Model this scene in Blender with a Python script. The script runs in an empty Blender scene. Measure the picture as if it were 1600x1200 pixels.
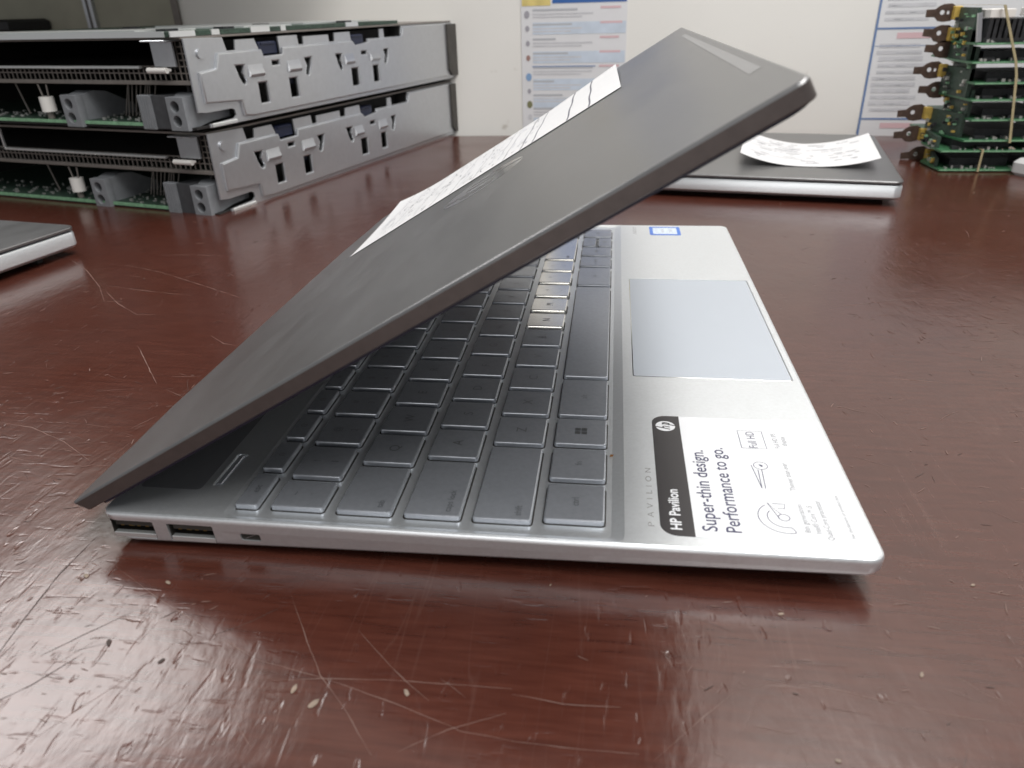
import bpy, bmesh, math, random
from mathutils import Matrix, Vector
MM = 0.001
sc = bpy.context.scene
C = sc.collection
rnd = random.Random(7)

# ------------------------------------------------------------------ camera
cam_d = bpy.data.cameras.new('camera')
cam = bpy.data.objects.new('camera', cam_d); C.objects.link(cam)
cam_d.sensor_width = 36.0
cam_d.lens = 1149.03 / 1600 * 36.0
cam_d.clip_start = 0.005; cam_d.clip_end = 60
RM = ((0.991649, -0.035762, 0.123908), (0.126516, 0.456160, -0.880858), (-0.025021, 0.889179, 0.456875))
M4 = Matrix(RM).to_4x4(); M4.translation = Vector((140.865, -150.654, 134.898)) * MM
cam.matrix_world = M4
cam_d.dof.use_dof = True; cam_d.dof.focus_distance = 0.285; cam_d.dof.aperture_fstop = 21.0
sc.camera = cam
sc.render.resolution_x = 1024; sc.render.resolution_y = 768

# ------------------------------------------------------------------ light
sc.view_settings.view_transform = 'Standard'; sc.view_settings.look = 'None'
sc.view_settings.gamma = 1.0; sc.view_settings.exposure = 0.0
w = bpy.data.worlds.new('World'); sc.world = w; w.use_nodes = True
w.node_tree.nodes['Background'].inputs[0].default_value = (0.96, 0.98, 1.0, 1)
w.node_tree.nodes['Background'].inputs[1].default_value = 0.29

def area(name, loc, target, sx, sy, power, col=(1, 0.98, 0.95)):
    l = bpy.data.lights.new(name, 'AREA'); l.shape = 'RECTANGLE'; l.size = sx; l.size_y = sy
    l.energy = power; l.color = col
    o = bpy.data.objects.new(name, l); C.objects.link(o)
    o.location = Vector(loc)
    o.rotation_euler = (Vector(target) - Vector(loc)).to_track_quat('-Z', 'Y').to_euler()
    return o
area('ceiling_lamp', (0.50, 0.36, 1.45), (0.3, 0.40, 0.0), 1.5, 0.35, 27)
area('front_lamp', (0.72, -0.50, 1.32), (0.1, 0.1, 0.0), 0.9, 0.5, 12.0)
area('low_front_fill', (0.05, -1.40, 0.34), (0.1, 0.0, 0.0), 1.0, 0.35, 3.6)  # fill added behind the camera to brighten base side and key fronts
area('left_lamp', (-0.80, 0.66, 0.92), (0.0, 0.0, 0.0), 0.60, 0.34, 6.2, (1, 0.98, 0.97))  # unseen fixture, placed from the bright reflection on the table

# ------------------------------------------------------------------ materials
def pm(name, col, rough=0.5, metal=0.0, amt=0.0, scale=200.0, bump=0.0, bscale=None, spec=0.5, ramt=0.0, stretch=(1, 1, 1), coat=0.0, sheen=None):
    m = bpy.data.materials.new(name); m.use_nodes = True
    nt = m.node_tree; n = nt.nodes; b = n['Principled BSDF']
    b.inputs['Base Color'].default_value = (*col, 1); b.inputs['Roughness'].default_value = rough
    b.inputs['Metallic'].default_value = metal; b.inputs['Specular IOR Level'].default_value = spec
    b.inputs['Coat Weight'].default_value = coat
    tc = n.new('ShaderNodeTexCoord'); mp = n.new('ShaderNodeMapping'); mp.inputs['Scale'].default_value = stretch
    nt.links.new(tc.outputs['Object'], mp.inputs['Vector'])
    if amt > 0 or ramt > 0:
        t = n.new('ShaderNodeTexNoise'); t.inputs['Scale'].default_value = scale; t.inputs['Detail'].default_value = 5
        nt.links.new(mp.outputs[0], t.inputs['Vector'])
        if amt > 0:
            r = n.new('ShaderNodeValToRGB')
            r.color_ramp.elements[0].position = 0.3; r.color_ramp.elements[1].position = 0.7
            r.color_ramp.elements[0].color = (*[c * (1 - amt) for c in col], 1)
            r.color_ramp.elements[1].color = (*[min(1, c * (1 + amt)) for c in col], 1)
            nt.links.new(t.outputs['Fac'], r.inputs[0]); nt.links.new(r.outputs[0], b.inputs['Base Color'])
        if ramt > 0:
            mr = n.new('ShaderNodeMapRange'); mr.inputs[1].default_value = 0.3; mr.inputs[2].default_value = 0.7
            mr.inputs[3].default_value = rough - ramt; mr.inputs[4].default_value = rough + ramt
            nt.links.new(t.outputs['Fac'], mr.inputs[0]); nt.links.new(mr.outputs[0], b.inputs['Roughness'])
    if bump > 0:
        t2 = n.new('ShaderNodeTexNoise'); t2.inputs['Scale'].default_value = bscale or scale; t2.inputs['Detail'].default_value = 3
        nt.links.new(mp.outputs[0], t2.inputs['Vector'])
        bp = n.new('ShaderNodeBump'); bp.inputs['Strength'].default_value = bump; bp.inputs['Distance'].default_value = 0.0002
        nt.links.new(t2.outputs['Fac'], bp.inputs['Height']); nt.links.new(bp.outputs[0], b.inputs['Normal'])
    return m

MT = {}
MT['silver'] = pm('silver_alloy', (0.80, 0.83, 0.86), 0.34, 0.76, 0.03, 900, 0.04, 2600, ramt=0.03)
MT['key'] = pm('key_silver', (0.44, 0.465, 0.51), 0.27, 0.58, 0.05, 700, 0.04, 2600)
MT['key_worn'] = pm('key_glare_silver', (0.95, 0.94, 0.90), 0.21, 0.95, 0.04, 500)  # brighter copy of the key silver, puts glare on the far-centre keys
MT['pad'] = pm('touchpad_silver', (0.54, 0.585, 0.65), 0.38, 0.45)
MT['chrome'] = pm('bright_chamfer', (0.9, 0.9, 0.9), 0.15, 1.0)
MT['lid'] = pm('lid_grey', (0.228, 0.228, 0.232), 0.36, 0.82, 0.05, 60, 0.10, 2400, ramt=0.025, stretch=(1, .35, 1))
MT['lid_edge'] = pm('lid_side_reflection', (0.105, 0.088, 0.084), 0.42, 0.55, 0.08, 300)  # darker and browner than the lid: table reflection put into the colour
MT['black'] = pm('black_plastic', (0.012, 0.012, 0.014), 0.45, 0, 0.2, 200)
MT['gasket'] = pm('dark_blue_black_rubber', (0.012, 0.012, 0.03), 0.5)
MT['screen'] = pm('screen_glass', (0.008, 0.008, 0.010), 0.12, 0, 0, spec=0.5)
MT['hole'] = pm('port_dark', (0.015, 0.013, 0.010), 0.6)
MT['gold'] = pm('gold_contact', (0.22, 0.16, 0.06), 0.4, 0.8)
MT['ink'] = pm('key_legend_ink', (0.055, 0.058, 0.062), 0.5)
MT['white'] = pm('sticker_white', (0.70, 0.71, 0.735), 0.45, 0, 0.01, 100, spec=0.3)
MT['label_black'] = pm('sticker_black', (0.035, 0.032, 0.034), 0.28)
MT['print_ink'] = pm('sticker_print', (0.045, 0.045, 0.10), 0.4)
MT['print_grey'] = pm('sticker_fine_print', (0.17, 0.175, 0.20), 0.4)
MT['badge_grey'] = pm('deck_lettering', (0.30, 0.30, 0.31), 0.4)
MT['blue'] = pm('chip_sticker_blue', (0.05, 0.16, 0.55), 0.35)
MT['blue_pale'] = pm('chip_sticker_pale', (0.62, 0.70, 0.82), 0.3, 0.2, 0.15, 500)
MT['rust'] = pm('rust_brown_speck', (0.25, 0.11, 0.03), 0.7)
MT['paper'] = pm('paper_white', (0.64, 0.64, 0.65), 0.8, 0, 0.02, 60, spec=0.2)
MT['pencil'] = pm('paper_print', (0.12, 0.12, 0.15), 0.7)
MT['pencil_light'] = pm('paper_faint_print', (0.50, 0.51, 0.55), 0.7)
MT['galv'] = pm('galvanised_steel', (0.54, 0.555, 0.58), 0.29, 0.8, 0.03, 260, 0.2, 1800)
MT['galv_edge'] = pm('bright_steel', (0.78, 0.80, 0.80), 0.28, 0.7)
MT['dark_steel'] = pm('dark_steel', (0.06, 0.055, 0.05), 0.5, 0.3, 0.2, 100)
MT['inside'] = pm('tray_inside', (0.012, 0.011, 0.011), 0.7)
MT['rail'] = pm('brown_grey_rail', (0.20, 0.18, 0.165), 0.5, 0.2, 0.1, 100)
MT['floor_board'] = pm('dark_green_board', (0.03, 0.055, 0.04), 0.5, 0, 0.5, 500)
MT['pcb'] = pm('green_board', (0.042, 0.14, 0.065), 0.4, 0, 0.35, 400)
MT['pcb_edge'] = pm('pale_green_board', (0.20, 0.38, 0.23), 0.45, 0, 0.25, 300)
MT['conn'] = pm('grey_connector', (0.20, 0.21, 0.225), 0.5, 0, 0.08, 200)
MT['conn_dark'] = pm('dark_grey_connector', (0.05, 0.052, 0.057), 0.5, 0, 0.15, 200)
MT['nylon'] = pm('white_nylon', (0.75, 0.73, 0.70), 0.5)
MT['clip_blue'] = pm('navy_clip', (0.008, 0.012, 0.034), 0.4)
MT['copper'] = pm('brown_bracket', (0.075, 0.046, 0.034), 0.5, 0.2, 0.3, 300)
MT['yellow'] = pm('yellow_connector', (0.52, 0.36, 0.08), 0.5, 0, 0.15, 300)
MT['chip'] = pm('black_chip', (0.02, 0.021, 0.024), 0.5, 0, 0.4, 300)
MT['solder'] = pm('solder_tin', (0.6, 0.6, 0.58), 0.35, 0.8)
MT['band'] = pm('rubber_band', (0.40, 0.34, 0.20), 0.6, 0, 0.12, 200)
MT['poster'] = pm('poster_paper', (0.72, 0.72, 0.74), 0.5, 0, 0.02, 30)
MT['poster_blue'] = pm('poster_pale_blue', (0.58, 0.65, 0.75), 0.5, 0, 0.08, 60)
MT['poster_navy'] = pm('poster_navy', (0.03, 0.12, 0.38), 0.5)
MT['poster_yellow'] = pm('poster_yellow', (0.68, 0.55, 0.20), 0.5, 0, 0.2, 60)
MT['poster_text'] = pm('poster_text', (0.46, 0.47, 0.50), 0.6)
MT['poster_red'] = pm('poster_red', (0.68, 0.47, 0.50), 0.6)
MT['poster_line'] = pm('poster_line_blue', (0.13, 0.21, 0.40), 0.6)
MT['poster_rowgrey'] = pm('poster_row_grey', (0.58, 0.58, 0.61), 0.6, 0, 0.08, 80)
MT['icon_blue'] = pm('icon_blue', (0.22, 0.36, 0.58), 0.6)
MT['icon_green'] = pm('icon_olive', (0.20, 0.20, 0.10), 0.6)
MT['icon_grey'] = pm('icon_grey', (0.35, 0.34, 0.38), 0.6)
MT['icon_brown'] = pm('icon_brown', (0.34, 0.20, 0.18), 0.6)
MT['shelf'] = pm('shelf_board', (0.16, 0.13, 0.10), 0.6, 0, 0.2, 20)
MT['panel'] = pm('panel_olive_grey', (0.36, 0.35, 0.28), 0.7, 0, 0.08, 30)
MT['foot'] = pm('rubber_foot', (0.02, 0.02, 0.02), 0.8)
MT['tool'] = pm('pale_grey_plastic', (0.55, 0.55, 0.55), 0.45)
MT['orange'] = pm('orange_plastic', (0.75, 0.32, 0.04), 0.45)
MT['scratch_light'] = pm('scratch_pale', (0.155, 0.095, 0.078), 0.55)
MT['scratch_dark'] = pm('scratch_dark', (0.035, 0.02, 0.016), 0.6)
MT['chip_mark'] = pm('paint_chip', (0.22, 0.17, 0.13), 0.6, 0, 0.3, 900)
MT['mirror'] = pm('emblem_chrome', (0.75, 0.75, 0.76), 0.12, 1.0)
MT['pale_grey'] = pm('pale_grey_mark', (0.27, 0.27, 0.275), 0.35, 0.4)

def wall_mat():
    m = pm('painted_wall', (0.80, 0.785, 0.75), 0.6, 0, 0.03, 6, 0.15, 300)
    nt = m.node_tree; n = nt.nodes; b = n['Principled BSDF']
    lk = b.inputs['Base Color'].links[0].from_socket
    tc = n['Texture Coordinate']
    t = n.new('ShaderNodeTexNoise'); t.inputs['Scale'].default_value = 38; t.inputs['Detail'].default_value = 4
    nt.links.new(tc.outputs['Object'], t.inputs['Vector'])
    r = n.new('ShaderNodeValToRGB'); r.color_ramp.elements[0].position = 0.66; r.color_ramp.elements[1].position = 0.78
    nt.links.new(t.outputs['Fac'], r.inputs[0])
    mx = n.new('ShaderNodeMixRGB'); mx.inputs[2].default_value = (0.46, 0.42, 0.36, 1)
    ml = n.new('ShaderNodeMath'); ml.operation = 'MULTIPLY'; ml.inputs[1].default_value = 0.8
    nt.links.new(r.outputs[0], ml.inputs[0]); nt.links.new(ml.outputs[0], mx.inputs[0])
    nt.links.new(lk, mx.inputs[1]); nt.links.new(mx.outputs[0], b.inputs['Base Color'])
    return m
MT['wall'] = wall_mat()

def table_mat():
    m = bpy.data.materials.new('worn_brown_laminate'); m.use_nodes = True
    nt = m.node_tree; n = nt.nodes; L = nt.links; b = n['Principled BSDF']
    tc = n.new('ShaderNodeTexCoord')
    def noise(scale, det=4, stretch=(1, 1, 1), rot=0.0, dist=0.0):
        mp = n.new('ShaderNodeMapping'); mp.inputs['Scale'].default_value = stretch; mp.inputs['Rotation'].default_value = (0, 0, rot)
        L.new(tc.outputs['Object'], mp.inputs['Vector'])
        t = n.new('ShaderNodeTexNoise'); t.inputs['Scale'].default_value = scale; t.inputs['Detail'].default_value = det
        t.inputs['Distortion'].default_value = dist
        L.new(mp.outputs[0], t.inputs['Vector']); return t.outputs['Fac']
    def ramp(f, p0, p1, c0=(0, 0, 0, 1), c1=(1, 1, 1, 1)):
        r = n.new('ShaderNodeValToRGB'); r.color_ramp.elements[0].position = p0; r.color_ramp.elements[1].position = p1
        r.color_ramp.elements[0].color = c0; r.color_ramp.elements[1].color = c1
        L.new(f, r.inputs[0]); return r.outputs[0]
    def math_(op, a, c):
        k = n.new('ShaderNodeMath'); k.operation = op
        for i, v in enumerate((a, c)):
            if isinstance(v, (int, float)): k.inputs[i].default_value = v
            else: L.new(v, k.inputs[i])
        return k.outputs[0]
    grain = noise(60, 6, (1, 9, 1), 0.25, 0.3)
    big = noise(5, 4)
    col = ramp(grain, 0.28, 0.75, (0.052, 0.0142, 0.0090, 1), (0.086, 0.0265, 0.0170, 1))
    mx = n.new('ShaderNodeMixRGB'); mx.blend_type = 'MULTIPLY'; mx.inputs[0].default_value = 0.5
    L.new(col, mx.inputs[1]); L.new(ramp(big, 0.3, 0.7, (0.65, 0.6, 0.6, 1), (1, 1, 1, 1)), mx.inputs[2])
    # fine scratch network: ridges of stretched noise in several directions
    scr = None
    for rot, s in ((0.3, 55), (1.2, 70), (2.2, 60), (2.8, 90)):
        f = noise(s, 2, (1, 0.05, 1), rot, 0.15)
        d = math_('ABSOLUTE', math_('SUBTRACT', f, 0.5), 0)
        ln = ramp(d, 0.0, 0.006, (1, 1, 1, 1), (0, 0, 0, 1))
        msk = ramp(noise(9, 3, (1, 1, 1), rot), 0.52, 0.62)
        ln = math_('MULTIPLY', ln, msk)
        scr = ln if scr is None else math_('MAXIMUM', scr, ln)
    mx2 = n.new('ShaderNodeMixRGB'); mx2.inputs[2].default_value = (0.15, 0.085, 0.07, 1)
    L.new(math_('MULTIPLY', scr, 0.15), mx2.inputs[0]); L.new(mx.outputs[0], mx2.inputs[1])
    L.new(mx2.outputs[0], b.inputs['Base Color'])
    rg = ramp(noise(14, 5), 0.3, 0.7, (0.17, 0.17, 0.17, 1), (0.26, 0.26, 0.26, 1))
    L.new(rg, b.inputs['Roughness'])
    b.inputs['Specular IOR Level'].default_value = 0.74
    hgt = math_('ADD', math_('MULTIPLY', noise(170, 3, (1, 0.45, 1), 0.7), 0.9), math_('MULTIPLY', noise(45, 3), 1.2))
    hgt = math_('ADD', hgt, math_('MULTIPLY', noise(520, 3, (1, 0.5, 1), 1.1), 0.28))
    worn_or_glare = ramp(noise(11, 4), 0.42, 0.62)
    dents = ramp(noise(330, 2, (1, 0.22, 1), 0.35), 0.60, 0.70)
    dents2 = ramp(noise(420, 2, (0.2, 1, 1), 0.2), 0.62, 0.72)
    hgt = math_('SUBTRACT', hgt, math_('MULTIPLY', math_('MULTIPLY', math_('ADD', dents, dents2), worn_or_glare), 0.40))
    pits = ramp(noise(260, 2, (1, 0.4, 1), 1.0), 0.66, 0.72)
    hgt = math_('SUBTRACT', hgt, math_('MULTIPLY', pits, 0.6))
    bp = n.new('ShaderNodeBump'); bp.inputs['Strength'].default_value = 0.4; bp.inputs['Distance'].default_value = 0.00035
    L.new(hgt, bp.inputs['Height']); L.new(bp.outputs[0], b.inputs['Normal'])
    return m
MT['table'] = table_mat()

def grille_mat():
    m = pm('speaker_perforation', (0.30, 0.31, 0.33), 0.4, 0.7)
    nt = m.node_tree; n = nt.nodes; L = nt.links; b = n['Principled BSDF']
    v = n.new('ShaderNodeTexVoronoi'); v.inputs['Scale'].default_value = 900; v.inputs['Randomness'].default_value = 0.0
    mp = n.new('ShaderNodeMapping'); mp.inputs['Rotation'].default_value = (0, 0, math.radians(45))
    L.new(n['Texture Coordinate'].outputs['Object'], mp.inputs[0]); L.new(mp.outputs[0], v.inputs['Vector'])
    r = n.new('ShaderNodeValToRGB'); r.color_ramp.elements[0].position = 0.30; r.color_ramp.elements[1].position = 0.36
    r.color_ramp.elements[0].color = (0.01, 0.01, 0.01, 1); r.color_ramp.elements[1].color = (0.36, 0.37, 0.40, 1)
    L.new(v.outputs['Distance'], r.inputs[0]); L.new(r.outputs[0], b.inputs['Base Color'])
    return m
MT['grille'] = grille_mat()

# ------------------------------------------------------------------ mesh helpers (mm)
def rr(x0, x1, y0, y1, r, n=6):
    rs = r if isinstance(r, (tuple, list)) else (r, r, r, r)   # corners: x1y1, x0y1, x0y0, x1y0
    o = []
    for (cx, cy, a0), q in zip(((x1, y1, 0), (x0, y1, 90), (x0, y0, 180), (x1, y0, 270)), rs):
        sx = -1 if cx == x1 else 1; sy = -1 if cy == y1 else 1
        for i in range(n + 1):
            a = math.radians(a0 + 90 * i / n)
            o.append((cx + sx * q + q * math.cos(a), cy + sy * q + q * math.sin(a)))
    return o

class MB:
    def __init__(s): s.v = []; s.f = []; s.m = []; s.mats = []; s.cur = 0
    def mat(s, key):
        if key not in s.mats: s.mats.append(key)
        s.cur = s.mats.index(key); return s
    def add(s, vs, fs, M=None):
        b = len(s.v)
        for p in vs:
            p = Vector(p)
            if M is not None: p = M @ p
            s.v.append(p)
        for f in fs: s.f.append([b + i for i in f]); s.m.append(s.cur)
        return s
    def box(s, x0, x1, y0, y1, z0, z1, M=None, bev=0.0):
        if bev > 0:
            q = bev
            rings = []
            for (i, z) in ((q, z0), (0, z0 + q), (0, z1 - q), (q, z1)):
                rings.append([(x, y, z) for x, y in ((x0 + i, y0 + i), (x1 - i, y0 + i), (x1 - i, y1 - i), (x0 + i, y1 - i))])
            return s.loft(rings, M)
        vs = [(x, y, z) for z in (z0, z1) for y in (y0, y1) for x in (x0, x1)]
        return s.add(vs, [(0, 2, 3, 1), (4, 5, 7, 6), (0, 1, 5, 4), (2, 6, 7, 3), (0, 4, 6, 2), (1, 3, 7, 5)], M)
    def loft(s, rings, M=None, cap0=True, cap1=True):
        n = len(rings[0]); vs = [p for r in rings for p in r]; fs = []
        for k in range(len(rings) - 1):
            for i in range(n):
                j = (i + 1) % n
                fs.append((k * n + i, k * n + j, (k + 1) * n + j, (k + 1) * n + i))
        if cap0: fs.append(tuple(range(n - 1, -1, -1)))
        if cap1: fs.append(tuple((len(rings) - 1) * n + i for i in range(n)))
        return s.add(vs, fs, M)
    def prism(s, poly, z0, z1, M=None):
        return s.loft([[(x, y, z0) for x, y in poly], [(x, y, z1) for x, y in poly]], M)
    def cyl(s, p, q, r, n=16, r2=None, M=None):
        p = Vector(p); q = Vector(q); d = (q - p).normalized()
        u = d.orthogonal().normalized(); v = d.cross(u); r2 = r if r2 is None else r2
        ring = lambda c, rad: [c + (u * math.cos(2 * math.pi * i / n) + v * math.sin(2 * math.pi * i / n)) * rad for i in range(n)]
        return s.loft([ring(p, r), ring(q, r2)], M)
    def strip(s, pts, w, z, M=None):           # flat ribbon along a 2-D line, width may taper
        ws = w if isinstance(w, (list, tuple)) else [w] * len(pts)
        vs = []
        for i, p in enumerate(pts):
            a = Vector(pts[max(i - 1, 0)]); b = Vector(pts[min(i + 1, len(pts) - 1)])
            t = (b - a); t = t.normalized() if t.length > 1e-9 else Vector((1, 0)); nn = Vector((-t.y, t.x)) * ws[i] / 2
            vs += [(p[0] - nn.x, p[1] - nn.y, z), (p[0] + nn.x, p[1] + nn.y, z)]
        fs = [(2 * i, 2 * i + 2, 2 * i + 3, 2 * i + 1) for i in range(len(pts) - 1)]
        return s.add(vs, fs, M)
    def mesh(s, me, M):
        b = len(s.v)
        for q in me.vertices: s.v.append(M @ q.co)
        for p in me.polygons: s.f.append([b + i for i in p.vertices]); s.m.append(s.cur)
        return s
    def data(s, name, ang=35, smooth=True):
        me = bpy.data.meshes.new(name)
        me.from_pydata([p * MM for p in s.v], [], s.f)
        for k in s.mats: me.materials.append(MT[k])
        if s.mats:
            for p, mi in zip(me.polygons, s.m): p.material_index = mi
        bm = bmesh.new(); bm.from_mesh(me); bmesh.ops.recalc_face_normals(bm, faces=bm.faces); bm.to_mesh(me); bm.free()
        if smooth:
            me.set_sharp_from_angle(angle=math.radians(ang))
            for p in me.polygons: p.use_smooth = len(p.vertices) < 9
        return me
    def build(s, name, parent=None, mat=None, ang=35, smooth=True, loc=None, M=None):
        if mat: s.mats = [mat]; s.m = [0] * len(s.f)
        o = bpy.data.objects.new(name, s.data(name, ang, smooth)); C.objects.link(o)
        if parent: o.parent = parent
        if loc: o.location = Vector(loc) * MM
        if M is not None: o.matrix_local = M
        return o

def sheet_mesh(outer, holes, t, bevel=0.0):    # flat plate with holes, 2-D in local XY, thickness t about z = 0
    cu = bpy.data.curves.new('tmp', 'CURVE'); cu.dimensions = '2D'; cu.fill_mode = 'BOTH'
    cu.extrude = t / 2 - bevel; cu.bevel_depth = bevel; cu.bevel_resolution = 1
    for poly in [outer] + list(holes):
        sp = cu.splines.new('POLY'); sp.points.add(len(poly) - 1); sp.use_cyclic_u = True
        for q, p in zip(sp.points, poly): q.co = (p[0], p[1], 0, 1)
    o = bpy.data.objects.new('tmp', cu)
    C.objects.link(o)
    me = bpy.data.meshes.new_from_object(o.evaluated_get(bpy.context.evaluated_depsgraph_get()))
    bpy.data.objects.remove(o); bpy.data.curves.remove(cu)
    return me

_tcache = {}
def text_mesh(txt):
    if txt in _tcache: return _tcache[txt]
    cu = bpy.data.curves.new('tmp', 'FONT'); cu.body = txt; cu.size = 1.0; cu.resolution_u = 3
    o = bpy.data.objects.new('tmp', cu); C.objects.link(o)
    me = bpy.data.meshes.new_from_object(o.evaluated_get(bpy.context.evaluated_depsgraph_get()))
    bpy.data.objects.remove(o); bpy.data.curves.remove(cu)
    xs = [v.co.x for v in me.vertices] or [0, 1]
    _tcache[txt] = (me, min(xs), max(xs)); return _tcache[txt]
CAP = 0.72                                     # cap height of the built-in face at size 1 (approx.)
# text on the deck: reads along +y, its up is -x
def deck_text(mb, txt, xb, y0, y1, cap, z, bold=0.0):
    me, a, b = text_mesh(txt)
    sx = (y1 - y0) / (b - a); sy = cap / CAP
    M = Matrix(((0, -sy, 0, xb), (sx, 0, 0, y0 - a * sx), (0, 0, 1, z), (0, 0, 0, 1)))
    mb.mesh(me, M)
    if bold:
        for dx, dy in ((bold, 0), (-bold, 0), (0, bold), (0, -bold)):
            mb.mesh(me, Matrix.Translation((dx, dy, 0.004 * (1 + (dx != 0) + 2 * (dx + dy > 0)))) @ M)

def tag(o, label=None, cat=None, group=None, kind=None):
    if label: o['label'] = label
    if cat: o['category'] = cat
    if group: o['group'] = group
    if kind: o['kind'] = kind
    return o
def thing(name, label, cat, loc=(0, 0, 0), rz=0.0, group=None):
    o = bpy.data.objects.new(name, None); C.objects.link(o); o.empty_display_size = 0.02
    o.location = Vector(loc) * MM; o.rotation_euler = (0, 0, rz)
    return tag(o, label, cat, group)
def copy_tree(o, parent=None):
    c = o.copy(); C.objects.link(c)
    if parent: c.parent = parent
    for ch in list(o.children): copy_tree(ch, c)
    return c
def boolean_cut(o, cutters):
    for cm in cutters:
        k = bpy.data.objects.new('cut', cm); C.objects.link(k)
        md = o.modifiers.new('b', 'BOOLEAN'); md.operation = 'DIFFERENCE'; md.solver = 'EXACT'; md.object = k
        bpy.context.view_layer.update()
        me = bpy.data.meshes.new_from_object(o.evaluated_get(bpy.context.evaluated_depsgraph_get()))
        o.modifiers.clear(); old = o.data; o.data = me; bpy.data.meshes.remove(old)
        bpy.data.objects.remove(k); bpy.data.meshes.remove(cm)
    o.data.set_sharp_from_angle(angle=math.radians(30))
    for p in o.data.polygons: p.use_smooth = len(p.vertices) < 9 and abs(p.normal.z) < .999

# ------------------------------------------------------------------ setting
tb = MB().mat('table').box(-1600, 1500, -700, 742, -28, 0, bev=1.0)
table = tag(tb.build('table'), 'scratched glossy reddish brown table top', 'table', kind='structure')
wl = MB().mat('wall').box(-360, 1500, 0, 60, -300, 1600)
WANG = math.atan2(-0.08113923, 0.99670278)
WORG = Vector((-29.59, 762.2, 0))
WD = Vector((math.cos(WANG), math.sin(WANG), 0)); WN = Vector((math.sin(WANG), -math.cos(WANG), 0))
wall = wl.build('wall'); wall.location = WORG * MM; wall.rotation_euler = (0, 0, WANG)
tag(wall, 'off white painted wall with faint scuffs behind the table', 'wall', kind='structure')
def wall_thing(name, label, cat, x, z, group=None):
    p = WORG + WD * x; return thing(name, label, cat, (p.x, p.y, z), WANG, group)

# scratches on the table: thin worn lines and dents
SCR = {
 'l': [[(7,-7.4),(25.8,-18),(42.8,-26.4),(62.1,-35.6),(79.1,-39),(98.5,-44.2),(113.7,-49.3),(126,-50.7)],
  [(65,-41.8),(79.2,-39.4),(93.9,-38.2),(123,-37.6)], [(62.1,-14.4),(72,-28.7),(78.9,-38.5),(87.9,-47),(96.6,-56.9)],
  [(83.4,-24.4),(92.2,-32.4),(100,-38.9),(105.3,-42.7)], [(21,-66.6),(24.8,-60.2),(28.8,-53.4),(35,-44),(40.8,-31.9)],
  [(49.6,-64.9),(53.5,-57.1),(57.7,-48.6),(65,-41.8)], [(71.1,-43.8),(73.4,-48.6),(74.5,-54.8),(74.4,-57.8)],
  [(62.3,-48.9),(67,-54.1),(70.7,-57.5)], [(101.6,-55.6),(111,-49.3),(122.5,-44.1)],
  [(153.3,-52.1),(158.7,-46.4),(164.4,-40.4),(172,-33)], [(179.4,-29.7),(192.9,-30),(202.9,-32.3),(217.4,-34.7),(229.4,-35.8)],
  [(221.4,-24.4),(225.1,-28.2),(230.3,-31)], [(123.2,-39.1),(134.6,-40.4),(147,-39.9)], [(124.7,-50.6),(137.9,-50.9),(150.8,-50.7)],
  [(206.2,-16.7),(209.9,-18.3)], [(-200.4,262.2),(-170.6,238.3),(-144.1,211.3),(-126.1,189.1)], [(-126.6,188.1),(-115.2,188.8)],
  [(-135,203.5),(-115.3,185),(-95.6,170.8)], [(-152.5,249),(-122.4,237.2),(-82.4,214.8),(-51,196.5)], [(-141,212.6),(-106.7,204.1),(-81.7,199.6)],
  [(-73,134.4),(-51.6,109.2),(-42,98)], [(-34.2,92.9),(-25,88.1)], [(-43.8,147.5),(-33.3,139.4),(-25.7,137.7)],
  [(-141.1,269),(-120.7,271.3),(-98.4,269.6)], [(-84.7,62.8),(-69.5,60.3),(-50.5,52),(-32.9,41)],
  [(254.1,125.6),(264.6,124.8),(273.5,123.2)], [(250.3,108.2),(253,107.4)], [(250.2,203.3),(283.3,214.1),(309.4,220.1)],
  [(-67.7,42),(-55.5,39),(-47.3,37.7)], [(-37.8,5.4),(-35.1,10.1),(-28.6,14.2)]],
 'd': [[(-0.6,-42.1),(-2.6,-28.9),(-4.8,-13.8),(-4.6,-0.3),(-4.5,3.2)], [(10,-40),(16,-33),(24,-24)], [(3,-60),(14,-48),(20,-38)], [(48,-30),(56,-24),(62,-18)], [(-14,-30),(-22,-12)]]}
sm = MB()
def line_with_jitter(pts, w, z):
    dense = []
    for (a, b) in zip(pts, pts[1:]):
        k = max(2, int(math.hypot(b[0] - a[0], b[1] - a[1]) / 3))
        for i in range(k):
            t = i / k; dense.append((a[0] + (b[0] - a[0]) * t + rnd.gauss(0, 0.06), a[1] + (b[1] - a[1]) * t + rnd.gauss(0, 0.06)))
    dense.append(pts[-1])
    n_ = len(dense)
    sm.strip(dense, [w * (0.25 + 0.9 * rnd.random()) * min(1, 0.3 + 3 * min(i, n_ - 1 - i) / n_) for i in range(n_)], z)
sm.mat('scratch_light')
for k, l in enumerate(SCR['l']): line_with_jitter(l, 0.17 if l[0][1] < 60 else 0.36, 0.02 + 0.0006 * k)
sm.mat('scratch_dark')
for k, l in enumerate(SCR['d']): line_with_jitter(l, 0.5 if k == 0 else 0.3, 0.04 + 0.0006 * k)
sm.mat('scratch_light')
k = 0
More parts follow.
